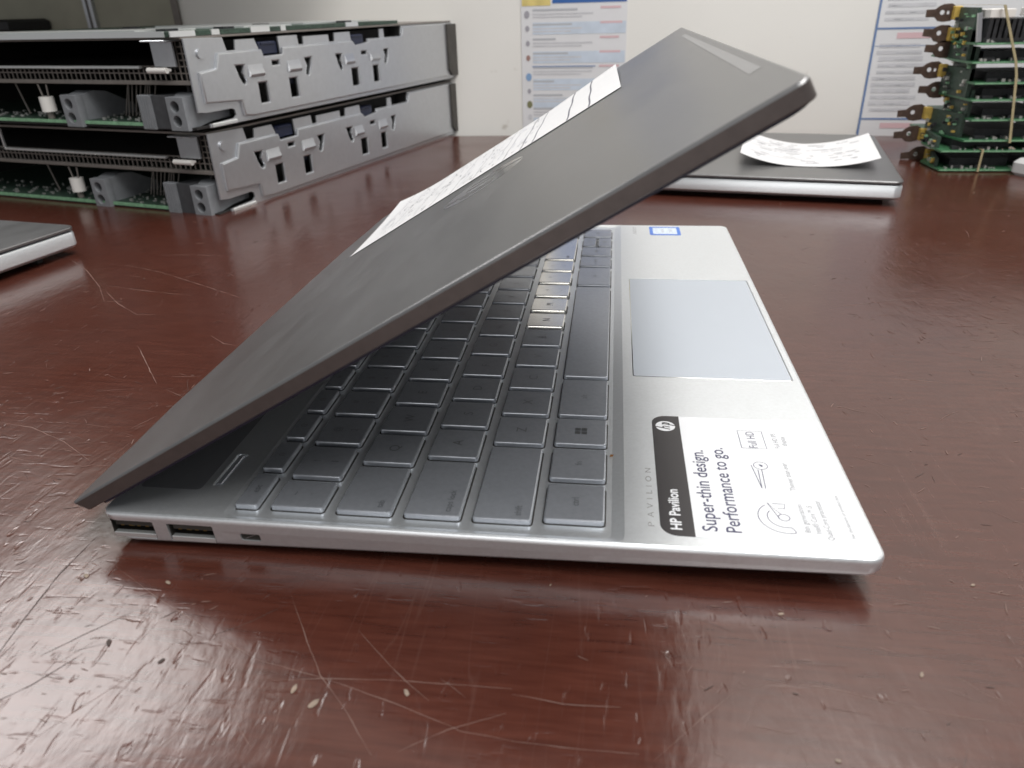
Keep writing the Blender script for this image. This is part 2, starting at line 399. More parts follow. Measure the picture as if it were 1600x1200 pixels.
while k < 620:
    x = rnd.uniform(-330, 420); y = rnd.uniform(-75, 500)
    if rnd.random() < 0.62: x = rnd.uniform(-90, 40) if rnd.random() < 0.6 else rnd.uniform(150, 290); y = rnd.uniform(-75, 110)
    if -8 < x < 215 and -1 < y < 312: continue
    k += 1
    far = 1 + max(0, y) / 260
    a = rnd.gauss(0.15, 0.55) if rnd.random() < 0.7 else rnd.uniform(0, math.pi)
    ln = rnd.choice((1.2, 1.8, 2.4, 3, 5, 9)) * far * rnd.uniform(0.6, 1.2); w_ = rnd.uniform(0.08, 0.28) * far
    if ln > 6: w_ *= 0.5
    bend = rnd.gauss(0, 0.25)
    pts = [(x, y)]
    for i in range(4):
        a += bend / 4; pts.append((pts[-1][0] + math.cos(a) * ln / 4, pts[-1][1] + math.sin(a) * ln / 4))
    sm.mat('scratch_light' if rnd.random() < 0.78 else 'scratch_dark')
    sm.strip(pts, [w_ * 0.3, w_, w_ * 1.1, w_ * 0.8, w_ * 0.2], 0.05 + 0.0002 * k)
CH = [(27.2,-13.3,1.1),(24.1,-34.6,1.2),(40,-38.5,1.0),(74.5,-42.9,1.3),(80.3,-46.2,1.4),(99.9,-41.2,1.1),(3.2,-13,1.3),(128.9,-4.1,0.5),(186.1,-8.6,0.8),(213.4,-24.3,0.8),(200.6,7.9,0.6),(236.4,6.6,0.7),(189.7,-48.1,0.7)]
for k, (x, y, r) in enumerate(CH):
    sm.mat('scratch_dark' if k in (1, 2) else 'chip_mark')
    a0 = rnd.uniform(0, 3); e = rnd.uniform(0.35, 0.6)
    pts = [(r * math.cos(t) * rnd.uniform(.75, 1.15), r * e * math.sin(t) * rnd.uniform(.75, 1.15)) for t in [i * math.pi / 6 for i in range(12)]]
    vs = [(x + a * math.cos(a0) - b * math.sin(a0), y + a * math.sin(a0) + b * math.cos(a0), 0.20 + 0.002 * k) for a, b in pts]
    sm.add(vs, [tuple(range(12))])
scr = sm.build('scratches', table, smooth=False); tag(scr, kind='stuff')

# ------------------------------------------------------------------ the open laptop
DZ = 11.5                                     # deck height above the table
lap = thing('laptop', 'open silver laptop with half closed grey lid and white sticker on its palm rest', 'laptop')
def zb(x):
    pts = ((-5, 0.9), (60, 0.9), (146, 2.5), (168, 3.2), (205, 4.6), (212, 5.6), (220, 6.4))
    for (a, za), (b, zb_) in zip(pts, pts[1:]):
        if x <= b: return za + (zb_ - za) * max(0, (x - a)) / (b - a)
    return 7
def base_ring(i, z, x0=0.0, zf=None, n=7):
    p = rr(1.3 + x0 + i, 212 - i, i, 309 - i, (max(4.2 - i, .8), max(4 - i, 1), max(4 - i, 1), max(4.2 - i, .8)), n)
    return [(x, y, (zf(x) if zf else z)) for x, y in p]
b = MB()
b.loft([base_ring(14, 0.9, 6), base_ring(3.0, 0, 4.6, lambda x: zb(x)), base_ring(1.6, 0, 3.8, lambda x: zb(x) + 0.35), base_ring(0.7, 0, 3.0, lambda x: zb(x) + 1.4),
        base_ring(0.2, DZ - 4, 1.4), base_ring(0.0, DZ - 1.6, 0.5), base_ring(0.05, DZ - 0.7, 0.1), base_ring(0.35, DZ - 0.22), base_ring(0.9, DZ)])
base = b.build('base_shell', lap, 'silver')
def cutter(x0, x1, y0, y1, z0, z1, r=0.3, topgrow=0):
    q = MB(); lo = rr(x0, x1, y0, y1, r, 4); hi = rr(x0 - topgrow, x1 + topgrow, y0 - topgrow, y1 + topgrow, r + topgrow, 4)
    q.loft([[(x, y, z0) for x, y in lo], [(x, y, z1) for x, y in hi]]); return q.data('cut', smooth=False)
tray_cut = MB()
tray_cut.loft([[(x, y, DZ - 0.8) for x, y in rr(39.2, 144.2, 3.0, 306.0, 2, 4)], [(x, y, DZ + 0.02) for x, y in rr(37.0, 147.8, 0.95, 308.05, 3, 4)], [(x, y, DZ + 1) for x, y in rr(36.7, 148.1, 0.75, 308.25, 3, 4)]])
def port_cut(x0, x1, z0, z1, d, r):
    q = MB(); p = rr(x0, x1, z0, z1, r, 3)
    q.loft([[(x, -1, z) for x, z in p], [(x, d, z) for x, z in p]]); return q.data('cut', smooth=False)
boolean_cut(base, [tray_cut.data('cut', smooth=False), cutter(151.2, 209.0, 97.1, 207.3, DZ - 0.45, DZ + 1, 1.2),
                   cutter(27.3, 30.9, 15.6, 32.6, DZ - 0.5, DZ + 1, 0.8),
                   port_cut(3.5, 16.9, 2.7, 9.1, 11, 0.35), port_cut(21.0, 34.6, 2.5, 8.9, 11, 0.35), port_cut(42.3, 48.1, 4.4, 6.9, 5, 0.6)])
for x0, x1, z0, z1 in ((3.5, 16.9, 2.7, 9.1), (21.0, 34.6, 2.5, 8.9)):
    u = MB()
    u.mat('hole').box(x0 + .02, x0 + .35, 1.0, 10.8, z0 + .1, z1 - .02).box(x1 - .35, x1 - .02, 1.0, 10.8, z0 + .1, z1 - .02)
    u.box(x0 + .02, x1 - .02, 1.0, 10.8, z1 - .35, z1 - .02).box(x0 + .02, x1 - .02, 9.5, 10.9, z0 + .1, z1 - .1)
    u.mat('galv_edge').box(x0 + .3, x1 - .3, 0.75, 2.3, z0 + .02, z0 + 1.6, bev=.12)
    u.mat('hole').box(x0 + .3, x1 - .3, 2.35, 10.5, z0 + .05, z0 + 1.5)          # pale drop-down jaw
    u.mat('dark_steel').box(x0 + .5, x1 - .5, 2.0, 9.4, z0 + 3.3, z0 + 4.7)                 # tongue
    u.mat('gold')
    for k in range(4): u.box(x0 + 2.0 + k * 2.5, x0 + 3.0 + k * 2.5, 1.95, 8.5, z0 + 3.1, z0 + 3.5)
    u.box(x0 + 4.8, x0 + 5.5, 2.6, 3.6, z0 + 2.4, z0 + 3.2, bev=.15)
    u.build('usb_port', base)
u = MB().mat('hole').box(42.34, 48.06, 1.0, 1.3, 4.44, 6.86)
u.mat('galv').add([(43.4, .95, 4.9), (43.6, .95, 4.85), (46.4, .95, 6.2), (46.2, .95, 6.25)], [(0, 1, 2, 3)])
u.build('lock_slot', base)
for y0 in (14, 255):
    pass
f = MB().box(190, 196, 20, 290, 0, 3.2, bev=.5); f.build('rubber_foot', base, 'foot')
f = MB().box(14, 20, 20, 290, 0, 1.6, bev=.5); f.build('rubber_foot', base, 'foot')
# speaker grille between hinge and keyboard
g = MB().add([(x, y, DZ + 0.03) for x, y in rr(6, 25, 13, 296, 1.5)], [tuple(range(28))]); g.build('speaker_grille', base, 'grille', smooth=False)
hb = MB()
for pts in ([(9, 22), (14, 30), (19, 40), (24, 55)], [(13, 14), (17, 22), (22, 30)], [(8, 34), (16, 36), (23, 42)]): hb.strip(pts, .10, DZ + .06)
hb.build('dust_fibre', base, 'pale_grey', smooth=False)
pb = MB().box(28.0, 29.9, 16.3, 31.9, DZ - 0.48, DZ + 0.05, bev=.25); pb.build('power_button', base, 'key')
# hinge barrel
h = MB().mat('black').cyl((1.5, 46, DZ - 1.2), (1.5, 263, DZ - 1.2), 2.4, 20); h.build('hinge', base)
# touchpad with bright chamfer
tp = MB().mat('chrome')
tp.loft([[(x, y, DZ - .44) for x, y in rr(151.45, 208.75, 97.35, 207.05, 1.0, 4)], [(x, y, DZ - .16) for x, y in rr(151.45, 208.75, 97.35, 207.05, 1.0, 4)], [(x, y, DZ - .06) for x, y in rr(151.75, 208.45, 97.65, 206.75, .8, 4)]], cap1=False)
tp.mat('pad').add([(x, y, DZ - .06) for x, y in rr(151.75, 208.45, 97.65, 206.75, .8, 4)], [tuple(range(20))])
tp.build('touchpad', lap)
# deck lettering
t = MB(); deck_text(t, 'P', 155.2, 8.4, 11.0, 1.9, DZ + .03)
xs = [8.4, 12.9, 17.7, 21.6, 24.6, 28.4, 30.4, 34.2]
t = MB()
for ch, y0, y1 in (('P', 8.4, 10.2), ('A', 12.3, 14.7), ('V', 16.2, 18.6), ('I', 20.5, 20.8), ('L', 23.1, 24.7), ('I', 26.6, 26.9), ('O', 29.0, 31.8), ('N', 33.7, 35.9)):
    deck_text(t, ch, 155.5, y0, y1, 1.75, DZ + .03)
t.build('lettering', base, 'badge_grey', smooth=False)
t = MB()
for k in range(7): t.strip([(157.6 - .5, 288.5 + k * 2.2), (155.0, 289.6 + k * 2.2)], .45, DZ + .03)
t.build('small_badge', base, 'badge_grey', smooth=False)
MB().add([(143.4, 42.0, DZ - .5), (144.4, 42.2, DZ - .45), (144.6, 43.2, DZ - .4), (143.6, 43.4, DZ - .5)], [(0, 1, 2, 3)]).build('rust_speck', base, 'rust', smooth=False)

# keys
_kc = {}
KZ0, KZ1 = DZ - 0.78, DZ + 0.9
def key(x0, x1, y0, y1, legend=None, kind='letter', worn_or_glare=0.0):
    wx, wy = round(x1 - x0, 2), round(y1 - y0, 2); kk = (wx, wy, worn_or_glare > 0)
    if kk not in _kc:
        q = MB(); R4 = lambda i, z: [(x, y, z) for x, y in rr(i, wx - i, i, wy - i, max(.9 - i, .3), 4)]
        q.mat('key_worn' if worn_or_glare else 'key').loft([R4(0, KZ0), R4(0, KZ1 - .42), R4(.12, KZ1 - .14), R4(.42, KZ1)])
        q.mat('hole').loft([[(x, y, KZ0 + .005) for x, y in rr(-.42, wx + .42, -.42, wy + .42, 1.3, 4)], R4(.2, KZ0 + .1)], cap0=False, cap1=False); _kc[kk] = q.data('key')  # dark flange round the key: gap shadow put in as colour
    o = bpy.data.objects.new('key', _kc[kk]); C.objects.link(o); o.parent = lap; o.location = Vector((x0, y0, 0)) * MM
    if worn_or_glare:                                   # tilt shaped to catch the wall as glare on the brightened caps
        o.rotation_euler = (-math.radians(worn_or_glare), 0, 0); o.location.z = (KZ1 * .0 + wy / 2 * math.sin(math.radians(worn_or_glare))) * MM; o.location.y -= KZ1 * math.sin(math.radians(worn_or_glare)) * MM
    if legend:
        q = MB(); cx, cy = wx / 2, wy / 2; z = KZ1 + .012
        if kind == 'letter':
            me, a, bb = text_mesh(legend); wd = (bb - a) * 4.6
            deck_text(q, legend, cx + 1.7, cy - wd / 2, cy + wd / 2, 3.4, z)
        elif kind == 'dual':
            for ch, xo in ((legend[0], cx - 1.5), (legend[1], cx + 4.2)):
                me, a, bb = text_mesh(ch); wd = max(.5, (bb - a) * 3.2); deck_text(q, ch, xo, cy - wd / 2, cy + wd / 2, 2.4, z)
        elif kind == 'word':
            me, a, bb = text_mesh(legend); wd = (bb - a) * 2.9
            deck_text(q, legend, cx + 1.0, cy - wd / 2, cy + wd / 2, 2.1, z)
        elif kind == 'edge':
            me, a, bb = text_mesh(legend); wd = (bb - a) * 2.7
            deck_text(q, legend, wx - 3.0, 2.0, 2.0 + wd, 2.0, z)
        elif kind == 'edge_far':
            me, a, bb = text_mesh(legend); wd = (bb - a) * 2.7
            deck_text(q, legend, wx - 3.0, wy - 2.0 - wd, wy - 2.0, 2.0, z)
        elif kind == 'window':
            for i in range(2):
                for j in range(2):
                    q.add([(cx - 2 + i * 2.1, cy - 2 + j * 2.1, z), (cx - .2 + i * 2.1, cy - 2 + j * 2.1, z), (cx - .2 + i * 2.1, cy - .2 + j * 2.1, z), (cx - 2 + i * 2.1, cy - .2 + j * 2.1, z)], [(0, 1, 2, 3)])
        elif kind == 'arrow':
            d = {'<': (0, -1), '>': (0, 1), '^': (-1, 0), 'v': (1, 0)}[legend]; e = (d[1], -d[0])
            q.add([(cx + d[0] * 1.3, cy + d[1] * 1.3, z), (cx - d[0] + e[0] * 1.2, cy - d[1] + e[1] * 1.2, z), (cx - d[0] - e[0] * 1.2, cy - d[1] - e[1] * 1.2, z)], [(0, 1, 2)])
        lo = q.build('legend', o, 'ink', smooth=False)
    return o
PY = 18.866; KW = 16.25
RX = {'f': (38.9, 45.6), 'n': (49.4, 64.7), 'q': (68.4, 84.2), 'a': (87.7, 103.4), 'z': (106.8, 122.8), 'b': (126.0, 142.3)}
key(*RX['f'], 6.2, 21.8, 'esc', 'word')
for i in range(13): key(*RX['f'], 24.6 + i * 18.0, 24.6 + i * 18.0 + 15.4, 'f%d' % (i + 1) if i < 12 else None, 'word')
key(*RX['f'], 278.6, 294.4, 'del', 'word')
key(*RX['n'], 6.5, 19.2, '~`', 'dual')
for i, ch in enumerate(('!1', '@2', '#3', '$4', '%5', '^6', '&7', '*8', '(9', ')0', '_-', '+=')): key(*RX['n'], 21.8 + i * PY, 21.8 + i * PY + KW, ch, 'dual')
key(*RX['n'], 21.8 + 12 * PY, 275.8, 'backspace', 'edge_far'); key(*RX['n'], 278.6, 294.4, 'home', 'word')
key(*RX['q'], 6.4, 28.2, 'tab', 'edge')
for i, ch in enumerate('QWERTYUIOP'): key(*RX['q'], 30.86 + i * PY, 30.86 + i * PY + KW, ch)
for i, ch in enumerate(('{[', '}]', '|\\')): key(*RX['q'], 30.86 + (10 + i) * PY, (30.86 + (10 + i) * PY + KW) if i < 2 else 275.8, ch, 'dual')
key(*RX['q'], 278.6, 294.4, 'pg up', 'word')
key(*RX['a'], 6.4, 33.1, 'caps lock', 'edge')
for i, ch in enumerate('ASDFGHJKL'): key(*RX['a'], 35.74 + i * PY, 35.74 + i * PY + KW, ch)
for i, ch in enumerate((':;', '"\'')): key(*RX['a'], 35.74 + (9 + i) * PY, 35.74 + (9 + i) * PY + KW, ch, 'dual')
key(*RX['a'], 35.74 + 11 * PY, 275.8, 'enter', 'edge_far'); key(*RX['a'], 278.6, 294.4, 'pg dn', 'word')
key(*RX['z'], 6.5, 42.9, 'shift', 'edge')
for i, ch in enumerate('ZXCVBNM'): key(*RX['z'], 45.47 + i * PY, 45.47 + i * PY + KW, ch, worn_or_glare=(0, 0, 0, 0, 0, 2.1, 1.8)[i])
for i, ch in enumerate(('<,', '>.', '?/')): key(*RX['z'], 45.47 + (7 + i) * PY, 45.47 + (7 + i) * PY + KW, ch, 'dual', worn_or_glare=(1.5, 1.0, .7)[i])
key(*RX['z'], 45.47 + 10 * PY, 275.8, 'shift', 'edge', worn_or_glare=.3); key(*RX['z'], 278.6, 294.4, 'end', 'word')
key(*RX['b'], 7.8, 24.6, 'ctrl', 'word'); key(*RX['b'], 27.3, 43.6, 'fn', 'word'); key(*RX['b'], 46.5, 62.2, 'w', 'window')
key(*RX['b'], 64.8, 91.0, 'alt', 'word'); key(*RX['b'], 93.9, 191.3); key(*RX['b'], 194.2, 220.8, 'alt', 'word'); key(*RX['b'], 223.8, 239.4, 'ctrl', 'word')
key(*RX['b'], 242.4, 257.2, '<', 'arrow'); key(126.0, 133.6, 260.0, 275.8, '^', 'arrow'); key(134.7, 142.3, 260.0, 275.8, 'v', 'arrow'); key(*RX['b'], 278.6, 294.4, '>', 'arrow')

# palm rest sticker
Z0 = DZ + .06
st = MB().mat('white').prism(rr(157.0, 209.4, 4.9, 67.9, (4.6, 4.6, 4.6, 4.6), 7), DZ + .005, Z0)
stick = tag(st.build('sticker', lap), 'white sticker with black header band')
bl = MB().add([(x, y, Z0 + .012) for x, y in rr(157.0, 165.9, 4.9, 67.9, (.05, 4.6, 4.6, .05), 7)], [tuple(range(32))]); bl.build('header_band', stick, 'label_black', smooth=False)
hp = MB().mat('white')
deck_text(hp, 'HP Pavilion', 162.6, 7.6, 25.6, 3.0, Z0 + .03, .10)
hp.build('header_text', stick, smooth=False); hp = MB().mat('white')
cx, cy, rad = 161.25, 61.2, 3.15
hp.add([(cx + rad * math.cos(i * math.pi / 20), cy + rad * math.sin(i * math.pi / 20), Z0 + .03) for i in range(40)], [tuple(range(40))])
hp.mat('label_black')
def emblem_letters(mb, cx, cy, s, z, wd=.5):
    # slanted "h" and "p" drawn in deck orientation: up = -x, right = +y
    def ln(pts): mb.strip([(cx - v * s, cy + u * s) for u, v in pts], wd * s, z)
    ln([(-.62, -.45), (-.14, .98)])
    ln([(-.42, .18), (-.08, .24), (-.02, .10), (-.18, -.45)])
    ln([(.12, -.98), (.52, .24)])
    ln([(.30, .24), (.66, .24), (.72, .08), (.58, -.32), (.45, -.42), (.20, -.42)])
emblem_letters(hp, cx, cy, rad, Z0 + .045, .17)
hp.build('round_badge', stick, smooth=False)
pr = MB().mat('print_ink')
deck_text(pr, 'Super-thin design.', 171.8, 7.7, 47.2, 4.1, Z0 + .02, .05)
deck_text(pr, 'Performance to go.', 177.9, 7.7, 49.1, 4.1, Z0 + .02, .05)
deck_text(pr, 'Full HD', 188.8, 50.2, 59.7, 2.7, Z0 + .02)
def loop(mb, pts, w_, z, close=True):
    mb.strip(pts + ([pts[0]] if close else []), w_, z)
zz = Z0 + .02
loop(pr, [(183.9, 49.8), (183.9, 60.3), (191.4, 60.3), (191.4, 49.8)], .24, zz)
loop(pr, [(185.2, 40.3), (186.4, 28.5), (187.4, 28.5), (187.9, 38.1)], .24, zz, False)
loop(pr, [(186.8, 38.0), (186.4, 28.6)], .24, zz + .002, False)
loop(pr, [(187.9 + 2.0 * math.cos(a * math.pi / 12), 40.2 + 2.0 * math.sin(a * math.pi / 12)) for a in range(24)], .22, zz + .002)
pr.add([(187.3, 40.6, zz), (188.2, 39.4, zz), (188.6, 40.2, zz), (187.9, 40.9, zz)], [(0, 1, 2, 3)])
G = (189.9, 15.3)
arc = lambda r, a0, a1, n=18: [(G[0] + r * math.cos(math.radians(a0 + (a1 - a0) * i / n)), G[1] + r * math.sin(math.radians(a0 + (a1 - a0) * i / n))) for i in range(n + 1)]
loop(pr, arc(6.7, 285, 128), .24, zz, False); loop(pr, arc(4.3, 285, 140), .24, zz + .002, False)
loop(pr, [arc(6.7, 285, 128)[0], (191.8, 9.6), arc(4.3, 285, 140)[0]], .24, zz + .003, False)
loop(pr, arc(1.45, 0, 360), .24, zz + .002, False)
loop(pr, [(188.6, 14.9), (186.5, 21.8), (189.4, 16.6)], .24, zz + .003, False)
loop(pr, [(187.8, 21.4), (191.2, 21.4), (190.7, 19.2), (189.0, 19.3)], .24, zz + .002, False)
pr.mat('print_grey')
for txt, xb, y0, y1, cp in (('8th generation', 195.6, 9.4, 21.6, 1.6), ('Intel\u00ae Core\u2122 i5', 198.2, 9.2, 21.2, 1.6), ('Quad-Core processor', 200.8, 6.8, 23.8, 1.6),
                            ('Thinner than ever', 195.6, 28.0, 42.3, 1.6), ('Full HD IPS', 195.5, 50.5, 59.2, 1.6), ('display', 197.9, 52.0, 57.6, 1.6), ('See disclaimers on product box', 206.2, 7.9, 26.8, 1.05)):
    deck_text(pr, txt, xb, y0, y1, cp, Z0 + .02)
pr.build('print', stick, smooth=False)
cs = MB().mat('blue').prism(rr(165.0, 183.2, 286.5, 304.5, 1.2), DZ + .01, DZ + .09)
cs.mat('blue_pale').add([(x, y, DZ + .11) for x, y in rr(167.0, 181.2, 288.6, 302.4, .8)], [tuple(range(28))])
cst = tag(cs.build('chip_sticker', lap), 'small blue and pale square sticker')
t = MB(); deck_text(t, 'intel', 173.6, 291.5, 299.5, 2.4, DZ + .13); deck_text(t, 'CORE i5', 178.6, 290.5, 300.5, 2.2, DZ + .13); t.build('chip_print', cst, 'poster_text', smooth=False)

# lid (own frame: x along the lid, z out of its back)
TH = 0.5352723794; LL = 210.7
CT, STH = math.cos(TH), math.sin(TH)
LM = Matrix(((CT, 0, -STH, -4.744 * MM), (0, 1, 0, 0), (STH, 0, CT, (3.466 + DZ) * MM), (0, 0, 0, 1)))
def lid_ring(i, v, rear=0.0):
    front = [q for q in rr(100, LL - i, i, 309 - i, (max(3.2 - i, .5), .1, .1, max(3.2 - i, .5)), 7) if q[0] > 101]
    near = [(-1.0, 0), (-2.6, 14), (-3.4, 31), (-6.2, 46), (-8.4, 62), (-8.9, 100)]
    pts = []
    k = len(front) // 2
    # front is ordered x1y1 corner then x1y0 corner
    far_c = front[:k]; near_c = front[k:]
    rr_ = [(x + i + rear, max(y, i)) for x, y in near]
    rf_ = [(x + i + rear, 309 - max(y, i)) for x, y in near]
    pts = far_c + rf_ + list(reversed(rr_)) + near_c
    return [(x, y, v) for x, y in pts]
lm = MB().mat('lid')
lm.mat('lid_edge').loft([lid_ring(1.6, -4.5, 3.0), lid_ring(.3, -4.4, 2.9), lid_ring(.05, -4.15, 2.6), lid_ring(0, -.75, .45)], cap1=False)
lm.mat('lid').loft([lid_ring(0, -.75, .45), lid_ring(.12, -.40, .2), lid_ring(.42, -.10, .05), lid_ring(.8, 0)], cap0=False)
lid = lm.build('lid', lap, ang=40); lid.matrix_local = LM
def lid_rect(x0, x1, y0, y1, r, v0, v1, name, mat):
    q = MB().prism(rr(x0, x1, y0, y1, r), v0, v1); return q.build(name, lid, mat)
lid_rect(3, LL - .9, .9, 308.1, 6, -5.15, -4.4, 'gasket', 'gasket')
lid_rect(6, LL - 6, 5, 304, 2, -5.25, -5.1, 'screen', 'screen')
# emblem: chrome disc with slanted letters left in grey
e = MB().mat('mirror'); EC = (108.0, 154.5); ER = 19.6
e.add([(EC[0] + ER * math.cos(i * math.pi / 32), EC[1] + ER * math.sin(i * math.pi / 32), .05) for i in range(64)], [tuple(range(64))])
e.mat('lid')
def lid_line(pts, w_, z): e.strip([(EC[0] + v * ER, EC[1] - u * ER) for u, v in pts], w_, z)
lid_line([(-.62, -.45), (-.14, .98)], 3.4, .07); lid_line([(-.42, .18), (-.08, .24), (-.02, .10), (-.18, -.45)], 3.4, .075)
lid_line([(.12, -.98), (.52, .24)], 3.4, .07); lid_line([(.30, .24), (.66, .24), (.72, .08), (.58, -.32), (.45, -.42), (.20, -.42)], 3.4, .075)
e.build('emblem', lid, smooth=False)
q = MB().add([(204.9, 38, .06), (207.9, 38.2, .06), (207.6, 251, .06), (205.6, 251, .06)], [(0, 1, 2, 3)]); tag(q.build('pale_strip', lid, 'pale_grey', smooth=False), 'pale grey strip near the front edge of the lid')  # flat pale strip laid just above the lid surface
q = MB()
for x, y, l, a in ((60, 110, 14, .4), (30, 40, 9, 1.0), (38, 52, 16, .7), (58, 40, 11, .5), (80, 100, 5, .2), (24, 60, 8, 1.2), (150, 90, 7, .3), (120, 60, 4, .1), (95, 70, 3, 1)):
    q.strip([(x + math.cos(a + .1 * i) * l * i / 4, y + math.sin(a + .1 * i) * l * i / 4) for i in range(5)], [.05, .22, .25, .2, .05], .03)
q.build('scuff', lid, 'pale_grey', smooth=False)

# paper lying on the lid
def lidpt(u_, y, v): return Vector((CT * u_ - STH * v - 4.744, y, STH * u_ + CT * v + 3.466 + DZ))
PU0, PU1, PY0, PY1 = 22.0, 172.6, 187.5, 294.0
def lift(u_, y):
    a = max(0, 1 - (u_ - PU0) / 34); bq = (y - PY0) / (PY1 - PY0)
    c = max(0, (u_ - 128) / 44.6)
    return .35 + 2.6 * a * a * bq * bq + 2.2 * c * bq + .5 * bq
pp = MB().mat('paper'); NU, NY = 46, 20
vs = []
for top in (0, 1):
    for i in range(NU + 1):
        for j in range(NY + 1):
            u_ = PU0 + (PU1 - PU0) * i / NU; y = PY0 + (PY1 - PY0) * j / NY
            vs.append(lidpt(u_ + (.012 * (y - PY0)) * (-1), y + (1.6 * (1 - i / NU) ** 2), lift(u_, y) + .1 * top))
W_ = NY + 1; N1 = (NU + 1) * W_
fs = []
for i in range(NU):
    for j in range(NY):
        q_ = (i * W_ + j, (i + 1) * W_ + j, (i + 1) * W_ + j + 1, i * W_ + j + 1)
        fs.append(q_[::-1]); fs.append(tuple(N1 + k for k in q_))
edge = [i * W_ for i in range(NU + 1)] + [NU * W_ + j for j in range(1, W_)] + [i * W_ + NY for i in range(NU - 1, -1, -1)] + [j for j in range(NY - 1, 0, -1)]
for a_, b_ in zip(edge, edge[1:] + edge[:1]): fs.append((a_, b_, N1 + b_, N1 + a_))
pp.add(vs, fs)
pt = thing('paper_sheet', 'white printed paper lying on the grey lid of the open laptop', 'paper', lidpt(97, 240, 0))
po = MB(); po.v = [p - lidpt(97, 240, 0) for p in pp.v]; po.f = pp.f; po.m = pp.m; po.mats = ['paper']
sheet_o = po.build('sheet', pt, ang=80)
pk = MB()
def on_paper(pts, w_):
    vs = []
    for i, (u_, y) in enumerate(pts):
        a = Vector(pts[max(0, i - 1)]); b2 = Vector(pts[min(len(pts) - 1, i + 1)]); d = (b2 - a).normalized(); nn = Vector((-d.y, d.x)) * w_ / 2
        for s in (-1, 1):
            uu, yy = u_ + nn.x * s, y + nn.y * s
            fr = (uu - PU0) / (PU1 - PU0)
            vs.append(lidpt(uu - .012 * (yy - PY0), yy + 1.6 * (1 - fr) ** 2, lift(uu, yy) + .16) - lidpt(97, 240, 0))
    pk.add(vs, [(2 * i, 2 * i + 2, 2 * i + 3, 2 * i + 1) for i in range(len(pts) - 1)])
pk.mat('pencil')
for u_, y0, y1, w_ in ((157, 188, 293, .9), (146, 188, 293, .9), (128, 188, 293, .7), (121.5, 188, 293, .6), (112, 188, 270, .35), (107, 205, 293, .3), (95, 188, 293, .3), (82, 190, 293, .3), (70, 190, 293, .25), (58, 200, 293, .25), (44, 200, 293, .25), (33, 215, 293, .25)):
    on_paper([(u_ + .3 * math.sin(k), y0 + (y1 - y0) * k / 14) for k in range(15)], w_)
for k in range(95):
    u_ = rnd.uniform(34, 126); y = rnd.uniform(192, 285)
    on_paper([(u_, y), (u_ + rnd.uniform(-1.2, 1.2), y + rnd.uniform(1, 4)), (u_ + rnd.uniform(-1.5, 2.5), y + rnd.uniform(2, 7))], rnd.uniform(.35, .8))
pk.mat('pencil_light')
for k in range(60):
    u_ = rnd.uniform(30, 130); y = rnd.uniform(192, 270); on_paper([(u_, y), (u_ + .2, y + rnd.uniform(6, 18))], .5)
pk.build('printing', pt, smooth=False)

# ------------------------------------------------------------------ closed laptops
def closed_laptop(name, label, corner, rz, flip=1):
    t = thing(name, label, 'laptop', (corner[0], corner[1], 0), rz, 'closed laptops on the table')
    R_ = lambda i, z, r=6: [(x - 309, y, z) for x, y in rr(i, 309 - i, i, 212 - i, max(r - i, .5), 6)]
    m_ = MB().loft([R_(16, 3.0), R_(5, 3.6), R_(1.2, 5.2), R_(0.1, 6.6), R_(0, 13.6), R_(.5, 14.6), R_(1.2, 14.9)]); m_.build('base_shell', t, 'silver')
    m_ = MB().loft([R_(1.8, 14.9), R_(1.8, 15.7)]); m_.build('gap_gasket', t, 'gasket')
    m_ = MB().loft([R_(.8, 15.7), R_(.1, 16.0), R_(0, 17.2), R_(.3, 17.7), R_(1.0, 18.0)]); m_.build('lid', t, 'lid')
    m_ = MB().box(-300, -9, 20, 24, 0, 3.2, bev=.4).box(-300, -9, 185, 189, 0, 3.2, bev=.4); m_.build('rubber_foot', t, 'foot')
    return t
closed_laptop('laptop', 'closed grey laptop with a curled white paper lying on its lid', (346, 405), math.atan2(-.188, .982))
closed_laptop('laptop', 'closed grey laptop cut off by the left edge in front of the metal trays', (-234, 64), math.atan2(-.18, .983))

# curled paper on the right one
d2 = Vector((.982, -.188, 0)); e2 = Vector((.188, .982, 0)); PO = Vector((291, 459, 18.3))
pt2 = thing('paper_slip', 'small white paper curling up at both ends on the closed laptop lid', 'paper', PO)
def slip(s, w_):
    f_ = abs(s) / 55; lf = (10.5 if s < 0 else 9.0) * f_ ** 2.2 + (2.5 * f_ * w_ / 100)
    return d2 * s * (1 - .03 * f_) + e2 * (w_ - 1.5 * f_) + Vector((0, 0, lf))
q = MB().mat('paper'); NS, NW = 36, 10; vs = []
for top in (0, 1):
    for i in range(NS + 1):
        for j in range(NW + 1):
            vs.append(slip(-52 + 105 * i / NS, 105 * j / NW) + Vector((0, 0, .12 * top)))
W_ = NW + 1; N1 = (NS + 1) * W_; fs = []
for i in range(NS):
    for j in range(NW):
        k4 = (i * W_ + j, (i + 1) * W_ + j, (i + 1) * W_ + j + 1, i * W_ + j + 1); fs.append(k4[::-1]); fs.append(tuple(N1 + k for k in k4))
edge = [i * W_ for i in range(NS + 1)] + [NS * W_ + j for j in range(1, W_)] + [i * W_ + NW for i in range(NS - 1, -1, -1)] + [j for j in range(NW - 1, 0, -1)]
for a_, b_ in zip(edge, edge[1:] + edge[:1]): fs.append((a_, b_, N1 + b_, N1 + a_))
q.add(vs, fs); q.build('sheet', pt2, ang=80)
q = MB().mat('pencil')
